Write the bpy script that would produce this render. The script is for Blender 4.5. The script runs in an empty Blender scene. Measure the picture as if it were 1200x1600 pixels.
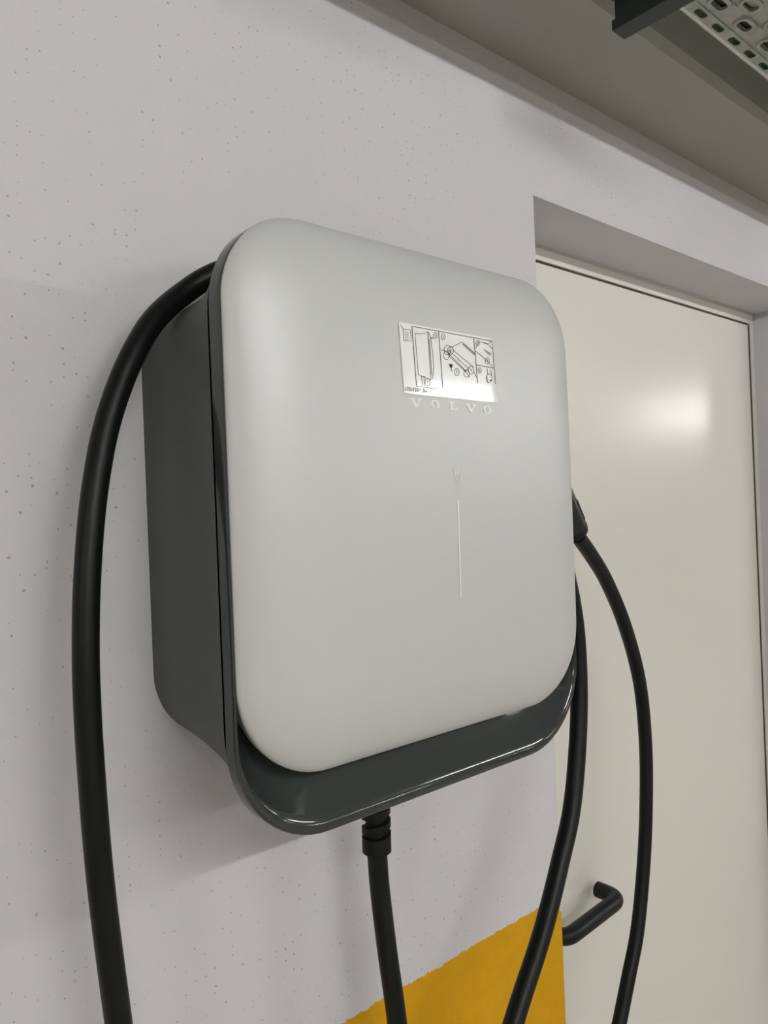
import bpy, bmesh, math, random
from mathutils import Vector, Matrix
from mathutils.geometry import tessellate_polygon
random.seed(7)
S = bpy.context.scene
COL = S.collection

# ------------------------------------------------------------------ camera
F_PX, PHI, ROLL, CY = 1195.0, math.radians(49.0), 0.0395, 803.0
CAM = Vector((0, -0.54, 1.65))
FW = Vector((math.cos(PHI), math.sin(PHI), 0))
RT = Vector((math.sin(PHI), -math.cos(PHI), 0))
UP = Vector((0, 0, 1))
cd = bpy.data.cameras.new('camera')
cam = bpy.data.objects.new('camera', cd); COL.objects.link(cam)
cd.sensor_fit = 'VERTICAL'; cd.sensor_height = 36.0; cd.lens = F_PX/1600*36
cd.shift_y = (CY-800)/1600
cd.clip_start = 0.01
c_, s_ = math.cos(ROLL), math.sin(ROLL)
# image right axis and image up axis in the world (the camera is rolled by a couple of degrees)
XI = RT*c_ - UP*s_
YI = RT*s_ + UP*c_
m = Matrix((XI, YI, -FW)).transposed().to_4x4(); m.translation = CAM
cam.matrix_world = m
S.camera = cam

def ray(px, py):
    a = (px-600)/F_PX; b = -(py-CY)/F_PX
    return FW + XI*a + YI*b
def on_y(px, py, Y):
    d = ray(px, py); return CAM + d*((Y-CAM.y)/d.y)

# ------------------------------------------------------------------ world, exposure
w = bpy.data.worlds.new('world'); S.world = w; w.use_nodes = True
w.node_tree.nodes['Background'].inputs[0].default_value = (0.02, 0.02, 0.02, 1)
w.node_tree.nodes['Background'].inputs[1].default_value = 0.0
S.view_settings.view_transform = 'Standard'; S.view_settings.look = 'None'
S.view_settings.exposure = 0.0; S.view_settings.gamma = 1.0
S.view_settings.use_curve_mapping = False
LAMP_STRENGTH = 112.0

# ------------------------------------------------------------------ materials
def srgb(r, g, b):
    f = lambda c: (c/255/12.92) if c/255 <= .04045 else ((c/255+.055)/1.055)**2.4
    return (f(r), f(g), f(b), 1)
def mat(name, col, rough=.5, metal=0.0, spec=.5, coat=0.0):
    M = bpy.data.materials.new(name); M.use_nodes = True
    b = M.node_tree.nodes['Principled BSDF']
    b.inputs['Base Color'].default_value = col
    b.inputs['Roughness'].default_value = rough
    b.inputs['Metallic'].default_value = metal
    b.inputs['Specular IOR Level'].default_value = spec
    b.inputs['Coat Weight'].default_value = coat
    return M
class N:
    """small node helper"""
    def __init__(s, M): s.t = M.node_tree; s.b = s.t.nodes['Principled BSDF']
    def new(s, ty, **kw):
        n = s.t.nodes.new(ty)
        for k, v in kw.items(): setattr(n, k, v)
        return n
    def link(s, a, b): s.t.links.new(a, b)
    def pos(s): return s.new('ShaderNodeNewGeometry').outputs['Position']
    def noise(s, vec, scale, detail=2, rough=.5):
        n = s.new('ShaderNodeTexNoise'); n.inputs['Scale'].default_value = scale
        n.inputs['Detail'].default_value = detail; n.inputs['Roughness'].default_value = rough
        s.link(vec, n.inputs['Vector']); return n.outputs['Fac']
    def math(s, op, a, b=None, c=None, clamp=False):
        n = s.new('ShaderNodeMath', operation=op); n.use_clamp = clamp
        for i, v in enumerate((a, b, c)):
            if v is None: continue
            if isinstance(v, (int, float)): n.inputs[i].default_value = v
            else: s.link(v, n.inputs[i])
        return n.outputs[0]
    def mix(s, fac, a, b):
        n = s.new('ShaderNodeMix', data_type='RGBA')
        for i, v in ((0, fac), (6, a), (7, b)):
            if isinstance(v, (int, float, tuple)): n.inputs[i].default_value = v
            else: s.link(v, n.inputs[i])
        return n.outputs[2]
    def bump(s, h, strength, dist):
        n = s.new('ShaderNodeBump'); n.inputs['Strength'].default_value = strength
        n.inputs['Distance'].default_value = dist
        s.link(h, n.inputs['Height']); s.link(n.outputs[0], s.b.inputs['Normal']); return n
    def ramp(s, v, lo, hi):
        n = s.new('ShaderNodeMapRange'); n.inputs[1].default_value = lo; n.inputs[2].default_value = hi
        s.link(v, n.inputs[0]); return n.outputs[0]

M = {}
# plastered white wall with pin holes; yellow painted dado with a rough upper edge
M['wall'] = mat('white_plaster', srgb(216, 215, 217), .75, spec=.25)
n = N(M['wall']); P = n.pos()
sep = n.new('ShaderNodeSeparateXYZ'); n.link(P, sep.inputs[0])
cmb = n.new('ShaderNodeCombineXYZ'); n.link(sep.outputs[0], cmb.inputs[0]); n.link(n.math('MULTIPLY', sep.outputs[2], 1.0), cmb.inputs[1])
vor = n.new('ShaderNodeTexVoronoi', voronoi_dimensions='2D'); vor.inputs['Scale'].default_value = 125; jit = n.new('ShaderNodeTexNoise'); jit.inputs['Scale'].default_value = 420; jit.inputs['Detail'].default_value = 2; n.link(P, jit.inputs['Vector'])
jv = n.new('ShaderNodeVectorMath', operation='MULTIPLY_ADD'); n.link(jit.outputs['Color'], jv.inputs[0]); jv.inputs[1].default_value = (.0022, .0022, 0); n.link(cmb.outputs[0], jv.inputs[2])
n.link(jv.outputs[0], vor.inputs['Vector'])
vsep = n.new('ShaderNodeSeparateXYZ'); n.link(vor.outputs['Color'], vsep.inputs[0])
vor.inputs['Randomness'].default_value = 1
gate2 = n.noise(P, 5, 2)
thr = n.math('MULTIPLY', n.math('MULTIPLY', n.math('POWER', vsep.outputs[0], 3.0), n.ramp(gate2, .26, .56)), .125)
hole = n.math('MULTIPLY', n.math('LESS_THAN', vor.outputs['Distance'], thr), n.math('LESS_THAN', sep.outputs[1], .0005))
holef = n.math('MULTIPLY', hole, .55)
blot = n.ramp(n.noise(P, 3.0, 3), .3, .7)
base = n.mix(blot, srgb(210, 210, 214), srgb(215, 215, 218))
edge = n.math('ADD', n.math('MULTIPLY', n.math('SUBTRACT', n.noise(P, 130, 4, .65), .5), .010),
              n.math('MULTIPLY', n.math('SUBTRACT', n.noise(P, 20, 2), .5), .006))
# the paint edge sags towards the door corner
sag = n.math('MULTIPLY', n.ramp(sep.outputs[0], .672, .7147), .018)
zl = n.math('SUBTRACT', n.math('ADD', edge, 1.2065), sag)
yel = n.math('LESS_THAN', sep.outputs[2], zl)
outf = n.math('LESS_THAN', sep.outputs[1], .0005)
yel = n.math('MULTIPLY', yel, outf)
ycol = n.mix(n.ramp(n.noise(P, 40, 3), .3, .7), srgb(207, 154, 8), srgb(215, 160, 12))
col = n.mix(yel, base, ycol)
col = n.mix(holef, col, srgb(120, 116, 112))
n.link(col, n.b.inputs['Base Color'])
hh = n.math('SUBTRACT', n.math('ADD', n.math('MULTIPLY', n.noise(P, 220, 3), .35), n.math('MULTIPLY', n.noise(P, 45, 3), .8)), n.math('MULTIPLY', hole, .8))
n.bump(hh, .5, .0018)

def concrete(name, c1, c2, rough=.85):
    X = mat(name, c1, rough, spec=.2); n = N(X); P = n.pos()
    n.link(n.mix(n.ramp(n.noise(P, 2.5, 5), .3, .7), c1, c2), n.b.inputs['Base Color'])
    n.bump(n.noise(P, 60, 4), .25, .002); return X
M['beam'] = concrete('grey_concrete', srgb(164, 164, 157), srgb(174, 174, 167))
M['ceiling'] = concrete('ceiling_concrete', srgb(196, 196, 190), srgb(206, 206, 200))
M['floor'] = concrete('floor_concrete', srgb(194, 194, 190), srgb(202, 202, 198), .5)
M['door'] = mat('door_paint', srgb(233, 231, 224), .24, spec=.5)
n = N(M['door']); P = n.pos(); n.bump(n.noise(P, 260, 2), .06, .001)
M['frame'] = mat('door_frame_paint', srgb(226, 225, 219), .35)
M['seal'] = mat('door_seal', srgb(62, 58, 47), .8)
M['sealant'] = mat('sealant', srgb(214, 212, 205), .7)
M['handle'] = mat('black_nylon', srgb(15, 21, 18), .45, spec=.3)
M['panel'] = mat('satin_grey_panel', srgb(200, 203, 202), .42, spec=1.0)
M['frame_dark'] = mat('glossy_dark_grey', srgb(52, 57, 56), .08, spec=.5)
M['body'] = mat('matte_dark_grey', srgb(78, 81, 79), .55, spec=.4)
n = N(M['body']); P = n.pos(); n.bump(n.noise(P, 1500, 1), .10, .0004)
M['gap'] = mat('black_gap', srgb(12, 13, 13), .9)
M['print_light'] = mat('pale_print', srgb(236, 237, 235), .4)
M['icon'] = mat('faint_icon_print', srgb(222, 223, 220), .4)
M['led'] = mat('light_strip', srgb(244, 244, 240), .3)
M['label'] = mat('glossy_label', srgb(250, 251, 251), .12, spec=.6)
M['ink'] = mat('black_ink', srgb(30, 30, 32), .5)
M['ink_grey'] = mat('grey_ink', srgb(150, 151, 152), .5)
M['cable'] = mat('cable_rubber', srgb(12, 16, 15), .42, spec=.22)
M['gland'] = mat('gland_plastic', srgb(12, 14, 14), .5, spec=.25)
M['plug'] = mat('plug_plastic', srgb(17, 19, 19), .34)
M['zinc'] = mat('galvanised_steel', srgb(172, 175, 168), .42, metal=.35, spec=.4)
n = N(M['zinc']); P = n.pos()
n.link(n.mix(n.ramp(n.noise(P, 70, 3), .35, .65), srgb(162, 166, 158), srgb(180, 183, 176)), n.b.inputs['Base Color'])
M['steel_dark'] = mat('dark_steel', srgb(40, 47, 44), .4, metal=.3)
M['green'] = mat('green_sheath', srgb(40, 104, 74), .5)
M['black_sheath'] = mat('black_sheath', srgb(18, 19, 18), .5)
M['housing'] = mat('lamp_housing', srgb(225, 226, 226), .5)
M['diffuser'] = mat('fluorescent_glass', srgb(250, 250, 250), .4)
b = M['diffuser'].node_tree.nodes['Principled BSDF']
b.inputs['Emission Color'].default_value = (1.0, .992, .975, 1); b.inputs['Emission Strength'].default_value = LAMP_STRENGTH

# ------------------------------------------------------------------ helpers
def obj(name, bm, m, parent=None, smooth=False, angle=None):
    me = bpy.data.meshes.new(name); bmesh.ops.recalc_face_normals(bm, faces=bm.faces[:]); bm.to_mesh(me); bm.free()
    if m is not None: me.materials.append(M[m])
    if smooth:
        for p in me.polygons: p.use_smooth = True
        if angle: me.set_sharp_from_angle(angle=math.radians(angle))
    o = bpy.data.objects.new(name, me); COL.objects.link(o)
    if parent is not None:
        o.parent = parent; o.matrix_parent_inverse = Matrix.Translation(-Vector(parent.location))
    return o
def thing(name, loc, label, cat, group=None):
    o = bpy.data.objects.new(name, None); COL.objects.link(o); o.location = loc
    o.empty_display_size = .05
    tag(o, label, cat, group); return o
def tag(o, label, cat, group=None):
    o['label'] = label; o['category'] = cat
    if group: o['group'] = group
    return o
def struct(o, label=None):
    o['kind'] = 'structure'
    if label: o['label'] = label
    return o
def box(bm, x0, x1, y0, y1, z0, z1, bevel=0, seg=2):
    r = bmesh.ops.create_cube(bm, size=1)
    vs = r['verts']
    for v in vs:
        v.co = Vector(((x0+x1)/2+v.co.x*(x1-x0), (y0+y1)/2+v.co.y*(y1-y0), (z0+z1)/2+v.co.z*(z1-z0)))
    if bevel:
        es = list({e for v in vs for e in v.link_edges})
        bmesh.ops.bevel(bm, geom=es, offset=bevel, segments=seg, affect='EDGES', profile=.5)
def boxes(*bs, bevel=0):
    bm = bmesh.new()
    for q in bs: box(bm, *q, bevel=bevel)
    return bm
def catmull(pts, n=10):
    P = [Vector(p) for p in pts]; out = []
    for i in range(len(P)-1):
        p1, p2 = P[i], P[i+1]
        p0 = P[i-1] if i > 0 else p1*2-p2
        p3 = P[i+2] if i+2 < len(P) else p2*2-p1
        # centripetal spacing keeps unevenly spaced points smooth
        t0 = 0; t1 = t0+max((p1-p0).length**.5, 1e-5); t2 = t1+max((p2-p1).length**.5, 1e-5); t3 = t2+max((p3-p2).length**.5, 1e-5)
        for k in range(n):
            t = t1+(t2-t1)*k/n
            A1 = p0*((t1-t)/(t1-t0))+p1*((t-t0)/(t1-t0)); A2 = p1*((t2-t)/(t2-t1))+p2*((t-t1)/(t2-t1)); A3 = p2*((t3-t)/(t3-t2))+p3*((t-t2)/(t3-t2))
            B1 = A1*((t2-t)/(t2-t0))+A2*((t-t0)/(t2-t0)); B2 = A2*((t3-t)/(t3-t1))+A3*((t-t1)/(t3-t1))
            out.append(B1*((t2-t)/(t2-t1))+B2*((t-t1)/(t2-t1)))
    out.append(P[-1]); return out
def tube(bm, path, rad, seg=20, caps=True):
    """sweep a circle along path; rad is a number or a function of (index, angle)"""
    path = [Vector(p) for p in path]; n = len(path); rings = []
    T = [(path[min(i+1, n-1)]-path[max(i-1, 0)]).normalized() for i in range(n)]
    u = T[0].orthogonal().normalized()
    for i in range(n):
        u = (u-T[i]*u.dot(T[i])).normalized(); v = T[i].cross(u)
        ring = []
        for k in range(seg):
            a = 2*math.pi*k/seg; r = rad(i, a) if callable(rad) else rad
            ring.append(bm.verts.new(path[i]+(u*math.cos(a)+v*math.sin(a))*r))
        rings.append(ring)
    for i in range(n-1):
        for k in range(seg):
            bm.faces.new((rings[i][k], rings[i][(k+1) % seg], rings[i+1][(k+1) % seg], rings[i+1][k]))
    if caps: bm.faces.new(rings[0][::-1]); bm.faces.new(rings[-1])
    return rings
def fillet(pts, r, n=8):
    P = [Vector(p) for p in pts]; out = [P[0]]
    for i in range(1, len(P)-1):
        a = (P[i-1]-P[i]).normalized(); b = (P[i+1]-P[i]).normalized()
        s, e = P[i]+a*r, P[i]+b*r
        for k in range(n+1):
            t = k/n; out.append(s*(1-t)**2+P[i]*2*t*(1-t)+e*t*t)
    out.append(P[-1]); return out

# ------------------------------------------------------------------ the room (an underground car park)
X0, X1, Y0, ZC = -7.0, 20.0, -9.0, 2.33
DX0, DX1, DZ = .7147, 1.5225, 1.65+.3580           # door opening
REV = .10                                            # depth of the reveal in front of the frame
wb = obj('wall_back', boxes((X0, DX0, 0, .25, 0, ZC), (DX1, X1, 0, .25, 0, ZC), (DX0, DX1, 0, .25, DZ, ZC)), 'wall')
struct(wb, 'white plastered wall with small pin holes and a yellow painted lower band')
struct(obj('wall_left', boxes((X0-.2, X0, Y0, .25, 0, ZC)), 'wall'))
struct(obj('wall_right', boxes((X1, X1+.2, Y0, .25, 0, ZC)), 'wall'))
struct(obj('wall_front', boxes((X0, X1, Y0-.2, Y0, 0, ZC)), 'wall'))
struct(obj('floor', boxes((X0-.2, X1+.2, Y0-.2, .45, -.2, 0)), 'floor'))
struct(obj('ceiling', boxes((X0-.2, X1+.2, Y0-.2, .25, ZC, ZC+.2)), 'ceiling'))
# downstand concrete beam along the wall, its lower arris chamfered
bm = bmesh.new(); prof = [(0, ZC), (0, 2.150), (-.116, 2.150), (-.124, 2.158), (-.124, ZC)]
a = [bm.verts.new((X0, y, z)) for y, z in prof]; b2 = [bm.verts.new((X1, y, z)) for y, z in prof]
bm.faces.new(a); bm.faces.new(b2[::-1])
for i in range(5): bm.faces.new((a[i], b2[i], b2[(i+1) % 5], a[(i+1) % 5]))
struct(obj('trim_1', bm, 'beam'), 'grey concrete downstand beam running along the top of the wall')

# door in its recess
door = bpy.data.objects.new('door_1', None); COL.objects.link(door); door.location = ((DX0+DX1)/2, .1, 0)
struct(door, 'off-white flush door recessed in the wall with a black lever handle')
FZ = 1.65+.3380                                      # lower edge of the frame head
fr = obj('frame_head', boxes((DX0, DX1, REV, .25, FZ, DZ), bevel=.0008), 'frame', door)
fr = obj('frame_jamb', boxes((DX1-.0143, DX1, REV, .25, 0, FZ), bevel=.0008), 'frame', door)
fr = obj('frame_jamb', boxes((DX0, DX0+.0170, REV, .25, 0, FZ), bevel=.0008), 'frame', door)
obj('door_seal', boxes((DX0+.017, DX1-.0143, .1030, .125, FZ-.0036, FZ), (DX0+.017, DX0+.0205, .1030, .125, .008, FZ-.0036), (DX1-.0218, DX1-.0143, .1016, .125, .008, FZ-.0036)), 'seal', door)
leaf = obj('door_leaf', boxes((DX0+.0205, DX1-.0218, REV+.001, .118, .008, FZ-.0036), bevel=.0008), 'door', door)
bm = bmesh.new()                                     # bead of sealant where the frame meets the soffit
tube(bm, [(DX0, REV, DZ), (DX1, REV, DZ)], .0030, 8)
obj('sealant_bead', bm, 'sealant', door, True)
HZ = 1.65-.5425
bm = bmesh.new()
pth = fillet([(.790, .101, HZ-.004), (.790, .053, HZ-.004), (.9165, .053, HZ+.003), (.9165, .089, HZ+.003)], .019, 8)
rings = tube(bm, pth, .0107, 20)
hd = obj('door_handle', bm, 'handle', door, True, 40)
bm = bmesh.new(); tube(bm, [(.790, .101, HZ-.004), (.790, .0945, HZ-.004), (.790, .0935, HZ-.004)], lambda i, a: (.026, .026, .0245)[i], 28)
obj('rose', bm, 'handle', hd, True, 40)

# ------------------------------------------------------------------ wall charger
CX = .4040
FX0, FX1, FZ0, FZ1 = .2305, .5775, -.2085, .1935      # frame outline (z relative to the camera height)
PX0, PX1, PZ0, PZ1 = .2318, .5764, -.1665, .1942      # panel outline
RTOP, RBOT = .060, .066
ZB = 1.65
def rrect(x0, x1, z0, z1, rt, rb, nc=14, ns=10):
    pts = []
    def arc(cx, cz, r, a0):
        for k in range(nc+1):
            a = a0+math.pi/2*k/nc; pts.append((cx+r*math.cos(a), cz+r*math.sin(a)))
    def side(p, q):
        for k in range(1, ns): pts.append((p[0]+(q[0]-p[0])*k/ns, p[1]+(q[1]-p[1])*k/ns))
    arc(x1-rt, z1-rt, rt, 0); side((x1-rt, z1), (x0+rt, z1))
    arc(x0+rt, z1-rt, rt, math.pi/2); side((x0, z1-rt), (x0, z0+rb))
    arc(x0+rb, z0+rb, rb, math.pi); side((x0+rb, z0), (x1-rb, z0))
    arc(x1-rb, z0+rb, rb, 1.5*math.pi); side((x1, z0+rb), (x1, z1-rt))
    return pts
def panel_y(x, z):
    """depth of the pillow-shaped front (z relative to camera height)"""
    cx, cz, hx, hz = (PX0+PX1)/2, (PZ0+PZ1)/2, (PX1-PX0)/2, (PZ1-PZ0)/2
    r = RTOP if z > cz else RBOT
    qx, qz = abs(x-cx)-hx+r, abs(z-cz)-hz+r
    sd = min(max(qx, qz), 0)+math.hypot(max(qx, 0), max(qz, 0))-r
    e = min(max(-sd/.052, 0), 1)
    ux, uz = (x-cx)/hx, (z-cz)/hz
    q = max(0, 1-ux**4)*max(0, 1-uz**4)
    return -(.1310+.0155*(1-(1-e)**2)**.62+q*(.0105-.0075*uz*uz-.002*ux*ux))
def on_panel(px, py, off=0.0):
    Y = -.155
    for _ in range(12):
        p = on_y(px, py, Y); Y = panel_y(p.x, p.z-ZB)-off
    return on_y(px, py, Y)

ch = thing('car_charger', (CX, 0, ZB), 'pale grey pillow-fronted charging box with dark grey body on the white wall', 'charger')
def loft(rings, close_first=False, close_last=False):
    bm = bmesh.new(); R = [[bm.verts.new(p) for p in r] for r in rings]; n = len(R[0])
    for i in range(len(R)-1):
        for k in range(n): bm.faces.new((R[i][k], R[i][(k+1) % n], R[i+1][(k+1) % n], R[i+1][k]))
    if close_first: bm.faces.new(R[0])
    if close_last: bm.faces.new(R[-1])
    return bm
# body: neck at the wall, flaring out to the frame.  (y, x inset, z bottom, z top, radius)
secs = [(0, .0077, -.166, .1655, .055), (-.020, .0075, -.168, .1655, .055), (-.045, .0072, -.172, .166, .055), (-.070, .0064, -.1775, .1685, .056),
        (-.090, .0048, -.183, .1745, .057), (-.104, .0026, -.188, .181, .058), (-.113, .0008, -.191, .1865, .059), (-.1166, .0000, -.192, .1885, .060)]
rings = [[(x, y, z+ZB) for x, z in rrect(FX0+i, FX1-i, z0, z1, r, r)] for y, i, z0, z1, r in secs]
obj('body', loft(rings, True, False), 'body', ch, True, 35)
rings = [[(x, y, z+ZB) for x, z in rrect(FX0+.0022, FX1-.0022, FZ0+.0022, FZ1-.0022, RTOP, RBOT)] for y in (-.1150, -.1200)]
obj('shadow_gap', loft(rings), 'gap', ch, True, 35)
O = rrect(FX0, FX1, FZ0, FZ1, RTOP, RBOT+.002); I = rrect(PX0+.006, PX1-.006, PZ0+.006, PZ1-.006, RTOP-.006, RBOT-.006)
prof = [(.10, -.1188), (0, -.1188), (0, -.1200), (0, -.1265), (.010, -.1288), (.030, -.1305), (.060, -.1315)]
yy, aa = -.1318, .085
prof.append((aa, yy))
for k in range(10):                                   # rounded lip, turning from flat to 45 degrees
    yy += .0195*.048*math.tan(math.radians(45*(k+.5)/10)); aa += .0195; prof.append((aa, yy))
prof += [(aa+(1-aa)*k/12, yy+(1-aa)*.048*(k/12-.455*(k/12)**2)) for k in range(1, 13)]   # hollow below the panel
rings = [[(o[0]+(i[0]-o[0])*a, y, o[1]+(i[1]-o[1])*a+ZB) for o, i in zip(O, I)] for a, y in prof]
obj('front_frame', loft(rings), 'frame_dark', ch, True, 50)
# panel
pc = ((PX0+PX1)/2, (PZ0+PZ1)/2); out = rrect(PX0, PX1, PZ0, PZ1, RTOP, RBOT, 18, 22)
rings = []
inn = rrect(PX0+.001, PX1-.001, PZ0+.001, PZ1-.001, RTOP-.001, RBOT-.001, 18, 22)
rings.append([(x, -.1000, z+ZB) for x, z in rrect(PX0+.009, PX1-.009, PZ0+.009, PZ1-.009, RTOP-.009, RBOT-.009, 18, 22)])
rings.append([(x, -.1235, z+ZB) for x, z in inn]); rings.append([(x, -.1275, z+ZB) for x, z in inn])
rings.append([(x, -.1300, z+ZB) for x, z in out])
def inset(d):
    return rrect(PX0+d, PX1-d, PZ0+d, PZ1-d, max(RTOP-d, .002), max(RBOT-d, .002), 18, 22)
for d in (0, .0002, .0006, .0012, .002, .003, .0045, .0065, .009, .012, .016, .020, .025, .030, .036, .042, .047, .052):
    rings.append([(x, panel_y(x, z), z+ZB) for x, z in inset(d)])
last = inset(.052)
for k in (.9, .8, .7, .6, .5, .4, .3, .2, .1, .02):
    rings.append([(pc[0]+(x-pc[0])*k, panel_y(pc[0]+(x-pc[0])*k, pc[1]+(z-pc[1])*k), pc[1]+(z-pc[1])*k+ZB) for x, z in last])
panel = obj('front_panel', loft(rings, True, True), 'panel', ch, True)
panel['label'] = 'pale grey satin front panel'

# --- things printed on the panel
def zoomA(x, y): return (600+x/6, 480+y/6)           # close-up of the label
def zoomB(x, y): return (660+x/6.15, 700+y/6.15)     # close-up of the light strip
def flat(polys, off, zm):
    """filled polygons laid on the panel"""
    bm = bmesh.new()
    for poly in polys:
        vs = [bm.verts.new(on_panel(*zm(*p), off)) for p in poly]
        for t in tessellate_polygon([[Vector((p[0], p[1], 0)) for p in poly]]):
            try: bm.faces.new([vs[i] for i in t])
            except ValueError: pass
    return bm
def strokes(lines, width, zm, off, bm=None):
    bm = bm or bmesh.new()
    for ln in lines:
        n = len(ln)
        L, R = [], []
        for i in range(n):
            a = Vector(ln[max(i-1, 0)]); b = Vector(ln[min(i+1, n-1)]); t = b-a
            if t.length < 1e-6: t = Vector((1, 0))
            t.normalize(); nn = Vector((-t.y, t.x))*width/2; p = Vector(ln[i])
            L.append(bm.verts.new(on_panel(*zm(*(p+nn)), off))); R.append(bm.verts.new(on_panel(*zm(*(p-nn)), off)))
        for i in range(n-1): bm.faces.new((L[i], L[i+1], R[i+1], R[i]))
    return bm
def ell(cx, cy, a, b, n=20): return [(cx+a*math.cos(2*math.pi*k/n), cy+b*math.sin(2*math.pi*k/n)) for k in range(n+1)]
Vg = [(0, 0), (.5, 0), (.5, .17), (.40, .17), (.575, .64), (.735, .17), (.64, .17), (.64, 0), (1, 0), (1, .17), (.9, .17), (.605, 1), (.44, 1), (.1, .17), (0, .17)]
Lg = [(0, 0), (.62, 0), (.62, .16), (.45, .16), (.45, .83), (.72, .83), (.86, .58), (1, .58), (1, 1), (0, 1), (0, .83), (.16, .83), (.16, .16), (0, .16)]
def glyph(g, x0, y0, w_, h): return [(x0+u*w_+v*7, y0+u*w_*.094+v*h) for u, v in g]
for g, x0, y0, w_, h in ((Vg, 238, 846, 115, 86), ('O', 438, 864, 80, 84), (Lg, 606, 882, 80, 82), (Vg, 762, 899, 100, 82), ('O', 928, 918, 74, 80)):
    if g == 'O':
        bm = bmesh.new(); k = 32
        oo = [(.5+.5*math.cos(2*math.pi*i/k), .5+.5*math.sin(2*math.pi*i/k)) for i in range(k)]
        ii = [(.5+.23*math.cos(2*math.pi*i/k), .5+.37*math.sin(2*math.pi*i/k)) for i in range(k)]
        vo = [bm.verts.new(on_panel(*zoomA(*p), .00035)) for p in glyph(oo, x0, y0, w_, h)]
        vi = [bm.verts.new(on_panel(*zoomA(*p), .00035)) for p in glyph(ii, x0, y0, w_, h)]
        for i in range(k): bm.faces.new((vo[i], vo[(i+1) % k], vi[(i+1) % k], vi[i]))
    else: bm = flat([glyph(g, x0, y0, w_, h)], .00035, zoomA)
    obj('letter', bm, 'print_light', ch)
# plug symbol and light strip
bm = strokes([[(304, 178), (305, 225), (322, 238)], [(348, 182), (350, 222), (338, 240)], [(310, 248), (352, 238)],
              [(316, 244), (308, 272), (326, 312), (352, 338), (364, 318), (378, 296), (362, 270), (340, 248)],
              [(330, 268), (334, 292), (346, 300)]], 10, zoomB, .0003)
obj('plug_symbol', bm, 'icon', ch)
bm = strokes([[(343+26*k/12, 500+930*k/12) for k in range(13)]], 13, zoomB, .0003)
obj('light_strip', bm, 'led', ch)['label'] = 'thin white light strip'
# label sheet
q = [(137, 137), (1018, 295), (1072, 895), (190, 805)]
def bil(s, t): return tuple((q[0][i]*(1-s)+q[1][i]*s)*(1-t)+(q[3][i]*(1-s)+q[2][i]*s)*t for i in (0, 1))
bm = bmesh.new(); G = [[[bm.verts.new(on_panel(*zoomA(*bil(i/16, j/10)), o)) for i in range(17)] for j in range(11)] for o in (.0006, .0001)]
for j in range(10):
    for i in range(16):
        bm.faces.new((G[0][j][i], G[0][j][i+1], G[0][j+1][i+1], G[0][j+1][i]))
        bm.faces.new((G[1][j][i], G[1][j+1][i], G[1][j+1][i+1], G[1][j][i+1]))
rim = [(0, i) for i in range(17)]+[(j, 16) for j in range(1, 11)]+[(10, i) for i in range(15, -1, -1)]+[(j, 0) for j in range(9, 0, -1)]
for k in range(len(rim)):
    a, b2 = rim[k], rim[(k+1) % len(rim)]
    bm.faces.new((G[0][a[0]][a[1]], G[1][a[0]][a[1]], G[1][b2[0]][b2[1]], G[0][b2[0]][b2[1]]))
lab = obj('instruction_label', bm, 'label', ch, True, 40); lab['label'] = 'glossy white label with black line drawings'
thin = [[(262, 178), (1012, 318), (1030, 520), (1045, 720)], [(262, 178), (284, 460), (305, 742), (430, 757), (500, 765)], [(512, 226), (532, 490), (552, 760)],
        [(842, 288), (860, 500), (878, 715)], [(866, 542), (1033, 570)]]
bm = strokes(thin, 6, zoomA, .0008)
d2 = [[(180, 205), (247, 213), (258, 323), (186, 315), (180, 205)], [(152, 165), (166, 184), (180, 205)],
      [(290, 245), (340, 249), (380, 243), (410, 230)], [(290, 245), (306, 440), (322, 632)], [(322, 632), (440, 682)], [(410, 230), (425, 450), (440, 682)],
      [(418, 236), (438, 290), (456, 430), (467, 560), (455, 672)], [(424, 300), (437, 470), (449, 640)], [(343, 648), (386, 652)], [(352, 655), (361, 735)], [(374, 656), (379, 737)],
      [(640, 372), (690, 348), (730, 325)], [(730, 325), (800, 385), (860, 440)], [(640, 398), (740, 478), (840, 562)], [(600, 400), (690, 478), (785, 570)],
      [(590, 440), (680, 524), (765, 604)], [(535, 400), (570, 406), (620, 450), (700, 528), (760, 590), (800, 655)], [(765, 604), (800, 560)], [(840, 600), (868, 660)],
      [(862, 385), (890, 325), (930, 330), (975, 350), (1015, 388)], [(930, 330), (975, 342), (1012, 322)], [(858, 410), (910, 452), (960, 500), (1018, 556)],
      [(965, 572), (975, 640)], [(1000, 577), (1007, 640)], [(965, 650), (975, 720)],
      ell(480, 265, 18, 28), ell(408, 702, 24, 34), ell(555, 278, 19, 28), ell(682, 607, 22, 35), ell(878, 335, 16, 27), ell(968, 503, 20, 31), ell(897, 593, 16, 25),
      ell(595, 400, 32, 45), ell(624, 405, 28, 37), ell(586, 450, 28, 40), ell(816, 590, 24, 38), ell(775, 622, 26, 34), ell(985, 665, 28, 40),
      [(408, 684), (410, 708)], [(410, 716), (410, 721)], [(681, 587), (683, 614)], [(684, 622), (684, 627)], [(967, 486), (969, 510)], [(970, 517), (970, 521)],
      [(479, 252), (482, 279)], [(549, 268), (559, 270), (552, 288), (561, 290)], [(874, 324), (882, 326), (876, 335), (882, 345), (874, 347)], [(894, 582), (890, 598), (901, 600)], [(899, 588), (900, 606)],
      [(608, 398), (622, 402), (616, 412), (634, 408)], [(695, 490), (706, 496), (700, 503)], [(808, 580), (822, 586)], [(812, 590), (826, 597)]]
d2 += [[(198, 236+22*k), (212, 237+22*k), (232, 240+22*k)] for k in range(4)]
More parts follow.
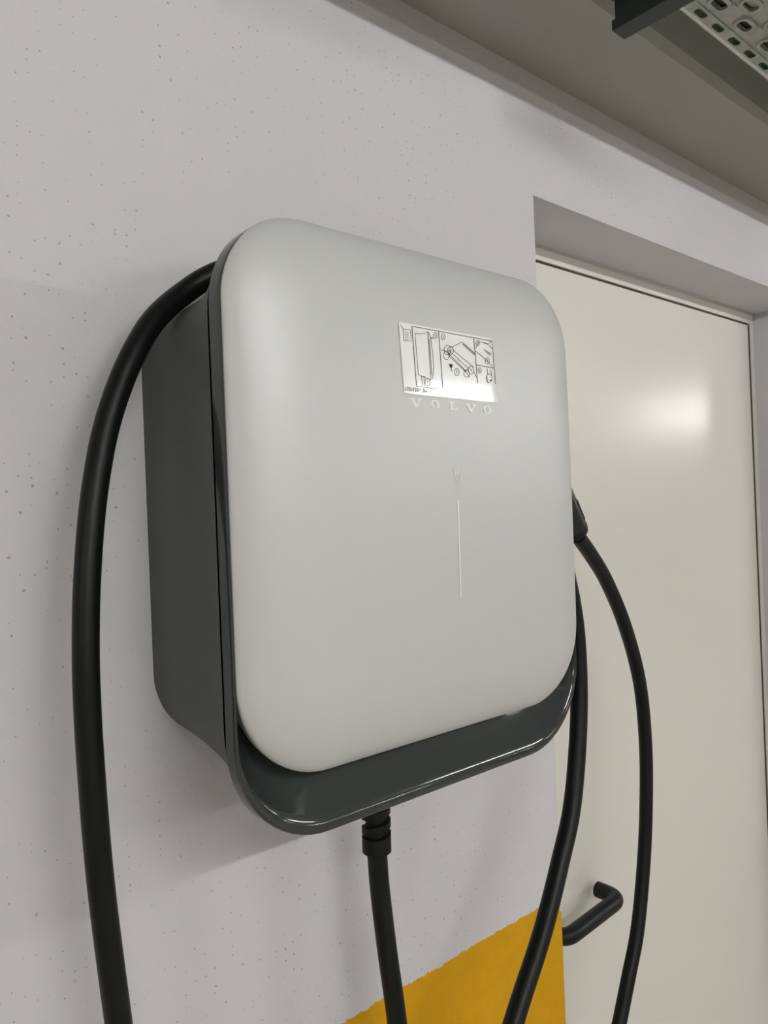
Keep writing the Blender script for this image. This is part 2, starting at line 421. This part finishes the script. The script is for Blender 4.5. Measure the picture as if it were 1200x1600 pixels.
# caption ATTENTION! Don't
glyphs = {'A': [[(0, 1), (.5, 0), (1, 1)], [(.2, .62), (.8, .62)]], 'T': [[(0, 0), (1, 0)], [(.5, 0), (.5, 1)]], 'E': [[(1, 0), (0, 0), (0, 1), (1, 1)], [(0, .5), (.8, .5)]],
          'N': [[(0, 1), (0, 0), (1, 1), (1, 0)]], 'I': [[(.5, 0), (.5, 1)], [(.1, 0), (.9, 0)], [(.1, 1), (.9, 1)]], 'O': [[(0, 0), (1, 0), (1, 1), (0, 1), (0, 0)]], '!': [[(.5, 0), (.5, .65)], [(.5, .88), (.5, 1)]],
          'D': [[(0, 0), (.7, 0), (1, .3), (1, .7), (.7, 1), (0, 1), (0, 0)]], 'o': [[(0, .4), (1, .4), (1, 1), (0, 1), (0, .4)]], 'n': [[(0, 1), (0, .4), (.9, .4), (1, 1)]], "'": [[(.5, 0), (.5, .25)]],
          't': [[(.45, .1), (.45, 1), (.95, 1)], [(.05, .4), (.95, .4)]]}
for i, c in enumerate("ATTENTION! Don't"):
    x0 = 197+15.4*i
    if c in glyphs: d2 += [[(x0+10*u+2*v, 750+(x0-197)*.095+31*v) for u, v in s] for s in glyphs[c]]
strokes(d2, 4.6, zoomA, .0008, bm)
obj('line_drawing', bm, 'ink', lab)
for poly in ([(610, 530), (646, 536), (641, 560), (633, 571), (635, 590), (642, 598), (622, 596), (629, 589), (627, 570), (616, 555)],
             [(440, 284), (461, 287), (462, 297), (441, 294)], [(990, 680), (1008, 682), (1009, 691), (991, 689)]):
    obj('solid_symbol', flat([poly], .0008, zoomA), 'ink', lab)
bm = flat([[(738, 338), (756, 346), (856, 432), (852, 452), (830, 438), (736, 352)], [(930, 398), (945, 396), (1008, 432), (990, 455), (972, 440)]], .0007, zoomA)
obj('grey_shading', bm, 'ink_grey', lab)

# ------------------------------------------------------------------ charging cable with its gland and plug
RC = .0083
def pp(px, py, Y): return on_y(px, py, Y)
left = [pp(185, 1596, -.056), pp(157, 1375, -.056), pp(144, 1225, -.056), pp(136, 1094, -.056), pp(134, 1000, -.055), pp(137, 890, -.053), pp(147, 773.6, -.050),
        pp(164, 676.5, -.047), pp(185, 608, -.045), pp(211, 548, -.043), pp(242.7, 498, -.039), pp(290, 456, -.034), pp(332, 430, -.038)]
right = [pp(876, 830, -.094), pp(884, 890, -.095), pp(894, 940, -.097), pp(901, 993, -.099), pp(904.8, 1085, -.102), pp(901.7, 1177, -.107), pp(892.5, 1268.7, -.112), pp(876, 1344, -.117), pp(847.7, 1456.7, -.124), pp(803, 1596.7, -.132)]
down = [pp(589, 1330, -.052), pp(592.7, 1380, -.053), pp(605, 1485, -.056), pp(620.7, 1600, -.060)]
plug_st = [pp(961, 1630, -.030), pp(968, 1597, -.029), pp(982, 1527, -.026), pp(995.5, 1456.7, -.023), pp(1006, 1345, -.018), pp(1009.5, 1260, -.015), pp(1009, 1170, -.012), pp(1000, 1070, -.012), pp(977, 980, -.018), pp(946, 905, -.030), pp(924, 868, -.038), pp(903, 838, -.046)]
over = [Vector((.312, -.044, ZB+.1945)), Vector((.36, -.055, ZB+.203)), Vector((.44, -.062, ZB+.203)), Vector((.51, -.068, ZB+.186)), Vector((.574, -.076, ZB+.149)), Vector((.598, -.086, ZB+.080))]
loopA = [Vector((.412, -.064, 1.13)), Vector((.408, -.070, 1.03)), Vector((.385, -.078, .94)), Vector((.330, -.080, .885)), Vector((.262, -.076, .92)), Vector((.217, -.068, 1.03)), Vector((.195, -.060, 1.18))]
loopB = [Vector((.405, -.143, 1.155)), Vector((.362, -.152, 1.05)), Vector((.345, -.160, .93)), Vector((.375, -.163, .82)), Vector((.455, -.155, .765)), Vector((.560, -.130, .79)), Vector((.660, -.090, .87)), Vector((.722, -.048, .955))]
path = down+loopA+left+over+right+loopB+plug_st
cb = thing('charging_cable', (CX, -.08, .63), 'black charging cable looped over the charger with its plug parked behind', 'cable')
bm = bmesh.new(); tube(bm, catmull(path, 9), RC, 22)
obj('cable_sheath', bm, 'cable', cb, True, 60)
# ribbed bend relief below the housing: a helical groove round a sleeve
top, bot = pp(586.5, 1232, -.052), pp(589, 1334, -.052); n_ = 90
pth = [top.lerp(bot, k/n_) for k in range(n_+1)]; Ltot = (bot-top).length
def gr(i, a):
    s = i/n_*Ltot; tail = Ltot-s
    ph = (s/.0112-a/(2*math.pi)) % 1
    r = .0121
    if tail > .0150 and ph < .46: r = .0090
    if tail < .0022: r = .0120-.0030*(1-tail/.0022)
    return r
bm = bmesh.new(); tube(bm, [Vector((top.x, top.y, ZB-.1742))]+pth, lambda i, a: .0098 if i == 0 else gr(i-1, a), 40)
obj('bend_relief', bm, 'gland', cb, True, 45)
# plug: handle tapering up into the holder on the side of the body
e0 = pp(893, 833, -.048); dirn = pp(860, 754, -.054)-e0
k1 = e0+dirn; k2 = Vector((.628, -.066, k1.z+.020)); k3 = Vector((.600, -.070, k2.z+.012)); k4 = Vector((.575, -.072, k3.z+.004))
cp = catmull([e0, e0+dirn*.04, e0+dirn*.12, e0+dirn*.35, e0+dirn*.68, k1, k2, k3, k4], 10)
def pr(i, a):
    t = i/(len(cp)-1)
    return min(.0150+.0032*min(1, i/12), .0182)+.003*max(0, min(1, (t-.6)*4))
bm = bmesh.new(); tube(bm, cp, pr, 28)
plug = obj('connector', bm, 'plug', cb, True, 50); plug['label'] = 'black plug handle'
bm = bmesh.new(); tube(bm, [e0-dirn*.03, e0-dirn*.005, e0+dirn*.09, e0+dirn*.12], lambda i, a: (.0150, .0182, .0188, .0180)[i], 24)
obj('collar', bm, 'gland', plug, True, 40)
rdir = (RT*.9+UP*.35).normalized(); ax = dirn.normalized(); rdir = (rdir-ax*rdir.dot(ax)).normalized(); sd = ax.cross(rdir)
for k in range(6):
    c = e0+dirn*(.20+.062*k); r = .0182
    bm = bmesh.new(); tube(bm, [c+rdir*(r*.97)+sd*x*.008-rdir*x*x*.0019 for x in (-1, -.5, 0, .5, 1)], .0017, 8)
    obj('grip_rib', bm, 'plug', plug, True)

# ------------------------------------------------------------------ perforated cable tray on its trapeze channel
TZ = 1.65+.485; TX0, TX1 = -2.60, 4.60; TY = -.1785; TS = .485/.46
tray = thing('cable_tray', ((TX0+TX1)/2, TY-.055, TZ), 'galvanised perforated cable tray hung beside the concrete beam', 'cable tray')
def slot_cell(bm, x0, x1, y0, y1, cx, cy, sl, sw, rimw=0, drop=0, th=.0012):
    """rectangle of sheet with a round-ended slot in it; raised rim when rimw is set"""
    k = 5; ang = []
    def stad(l, w_):
        r = w_/2; h = l/2-r; p = []
        for j in range(k): a = -math.pi/2+math.pi*j/(k-1); p.append((cx+h+r*math.cos(a), cy+r*math.sin(a)))
        for j in range(k): a = math.pi/2+math.pi*j/(k-1); p.append((cx-h+r*math.cos(a), cy+r*math.sin(a)))
        return p
    outer = [(cx+sl*.30, y0), (x1, y0), (x1, cy), (x1, y1), (cx+sl*.30, y1), (cx-sl*.30, y1), (x0, y1), (x0, cy), (x0, y0), (cx-sl*.30, y0)]
    rings = [[(p[0], p[1], TZ) for p in outer]]
    if rimw:
        rings.append([(p[0], p[1], TZ) for p in stad(sl+2*rimw+.001, sw+2*rimw+.001)])
        rings.append([(p[0], p[1], TZ-drop) for p in stad(sl+2*rimw-.0005, sw+2*rimw-.0005)])
        rings.append([(p[0], p[1], TZ-drop*.8) for p in stad(sl, sw)])
        rings.append([(p[0], p[1], TZ+th) for p in stad(sl, sw)])
    else:
        rings.append([(p[0], p[1], TZ) for p in stad(sl, sw)]); rings.append([(p[0], p[1], TZ+th) for p in stad(sl, sw)])
    rings.append([(p[0], p[1], TZ+th) for p in outer])
    R = [[bm.verts.new(p) for p in r] for r in rings]; n = 10
    for i in range(len(R)-1):
        for j in range(n): bm.faces.new((R[i][j], R[i][(j+1) % n], R[i+1][(j+1) % n], R[i+1][j]))
bm = bmesh.new()
rows = [(-.0018, -.0125, -.0062, .0350, .0195, .0070, 0, .7482), (-.0150, -.0335, -.0245, .0522, .0215, .0092, .0042, .7642), (-.0335, -.0512, -.0420, .0522, .0215, .0092, .0042, .7903),
        (-.0512, -.0689, -.0600, .0522, .0215, .0092, .0042, .7642), (-.0689, -.0885, -.0780, .0522, .0215, .0092, .0042, .7903), (-.1010, -.1117, -.1068, .0350, .0195, .0070, 0, .7482)]
for row in rows:
    ya, yb, yc, pitch, sl, sw, rimw, xr = [v*TS for v in row]
    k0 = math.ceil((TX0-xr)/pitch+.5); k1_ = math.floor((TX1-xr)/pitch-.5)
    for k in range(k0, k1_+1):
        cx = xr+k*pitch
        slot_cell(bm, cx-pitch/2, cx+pitch/2, TY+yb, TY+ya, cx, TY+yc, sl, sw, rimw, .0022)
    # plain sheet at both ends of the row
    for a, b2 in ((TX0, xr+k0*pitch-pitch/2), (xr+k1_*pitch+pitch/2, TX1)): box(bm, a, b2, TY+yb, TY+ya, TZ, TZ+.0012)
# stiffening beads pressed along the tray between the rows
for ya, yb in ((-.0125*TS, -.0150*TS), (-.0885*TS, -.1010*TS)): box(bm, TX0, TX1, TY+yb, TY+ya, TZ+.0006, TZ+.0018)
obj('tray_floor', bm, 'zinc', tray)
for y0, y1 in ((-.0018*TS, 0), (-.1137*TS, -.1117*TS)):
    bm = boxes((TX0, TX1, TY+y0, TY+y1, TZ+.0010, TZ+.070))
    obj('side_rail', bm, 'zinc', tray)
# channel: lipped C profile, open towards the camera side
BX, BZ0, BZ1 = .6462, 1.65+.4447, TZ-.0025
by0, by1 = -.400, -.1502
hang = thing('support_channel', (BX+.01, -.30, BZ0), 'dark steel lipped channel carrying the perforated cable tray on two rods', 'bracket')
bm = bmesh.new(); t = .0018
prof = [(BX, BZ0), (BX+.021, BZ0), (BX+.021, BZ1), (BX, BZ1), (BX, BZ1-.009), (BX+.0030, BZ1-.009), (BX+.0030, BZ1-.0075), (BX+t, BZ1-.0075), (BX+t, BZ1-t),
        (BX+.0062, BZ1-t), (BX+.0062, BZ0+t), (BX+t, BZ0+t), (BX+t, BZ0+.0078), (BX+.0030, BZ0+.0078), (BX+.0030, BZ0+.0095), (BX, BZ0+.0095)]
A = [bm.verts.new((x, by0, z)) for x, z in prof]; B = [bm.verts.new((x, by1, z)) for x, z in prof]; k = len(prof)
for i in range(k): bm.faces.new((A[i], A[(i+1) % k], B[(i+1) % k], B[i]))
for f in (A, B):
    for tr in tessellate_polygon([[Vector((x, z, 0)) for x, z in prof]]): bm.faces.new([f[i] for i in tr])
obj('channel', bm, 'steel_dark', hang)
for y in (-.166, -.385):
    bm = bmesh.new(); tube(bm, [(BX+.0135, y, BZ1), (BX+.0135, y, ZC)], .0038, 12); obj('threaded_rod', bm, 'steel_dark', hang, True, 40)
    bm = bmesh.new(); tube(bm, [(BX+.0135, y, BZ1), (BX+.0135, y, BZ1+.006)], .0068, 6); obj('nut', bm, 'steel_dark', hang)
# cables lying in the tray
for y, r, mt, lb in ((-.1885, .0062, 'green', 'green sheathed cable lying along the edge of the tray'), (-.2055, .0075, 'black_sheath', 'black sheathed cable in the tray next to the green one'),
                     (-.2235, .0060, 'zinc', 'grey sheathed cable lying in the perforated tray'), (-.2420, .0080, 'black_sheath', 'thick black cable in the tray beyond the grey cable')):
    bm = bmesh.new()
    tube(bm, catmull([(TX0+.02+.275*i, y+random.uniform(-.0012, .0012), TZ+.0014+r) for i in range(27)], 3), r, 10)
    tag(obj('installed_cable', bm, mt, None, True, 60), lb, 'cable', 'cables in the tray')

# ------------------------------------------------------------------ luminaires of the car park, plus an added far fill row
def lamp(x, y, label, length=1.25):
    t = thing('batten_lamp', (x, y, ZC), label, 'lamp', 'batten lamps on the car park ceiling')
    h = length/2
    obj('housing', boxes((x-h, x+h, y-.030, y+.030, ZC-.050, ZC), bevel=.003), 'housing', t)
    bm = bmesh.new(); tube(bm, [(x-h+.03, y, ZC-.080), (x+h-.03, y, ZC-.080)], .013, 16)
    obj('fluorescent_tube', bm, 'diffuser', t, True, 40)
    for q in (-1, 1):
        cx = x+q*(h-.02)
        obj('lamp_holder', boxes((cx-.0095, cx+.0095, y-.016, y+.016, ZC-.098, ZC-.0505), bevel=.003), 'housing', t)
    return t
LY = -1.80
for x, y in [(.05+2.5*k, LY) for k in range(-2, 5)]+[(.05+2.5*k, -6.2) for k in range(-1, 4)]:  # the far row is an unseen addition, there to raise the ambient light
    lamp(x, y, 'white linear batten lamp mounted on the concrete ceiling, far row added as fill')
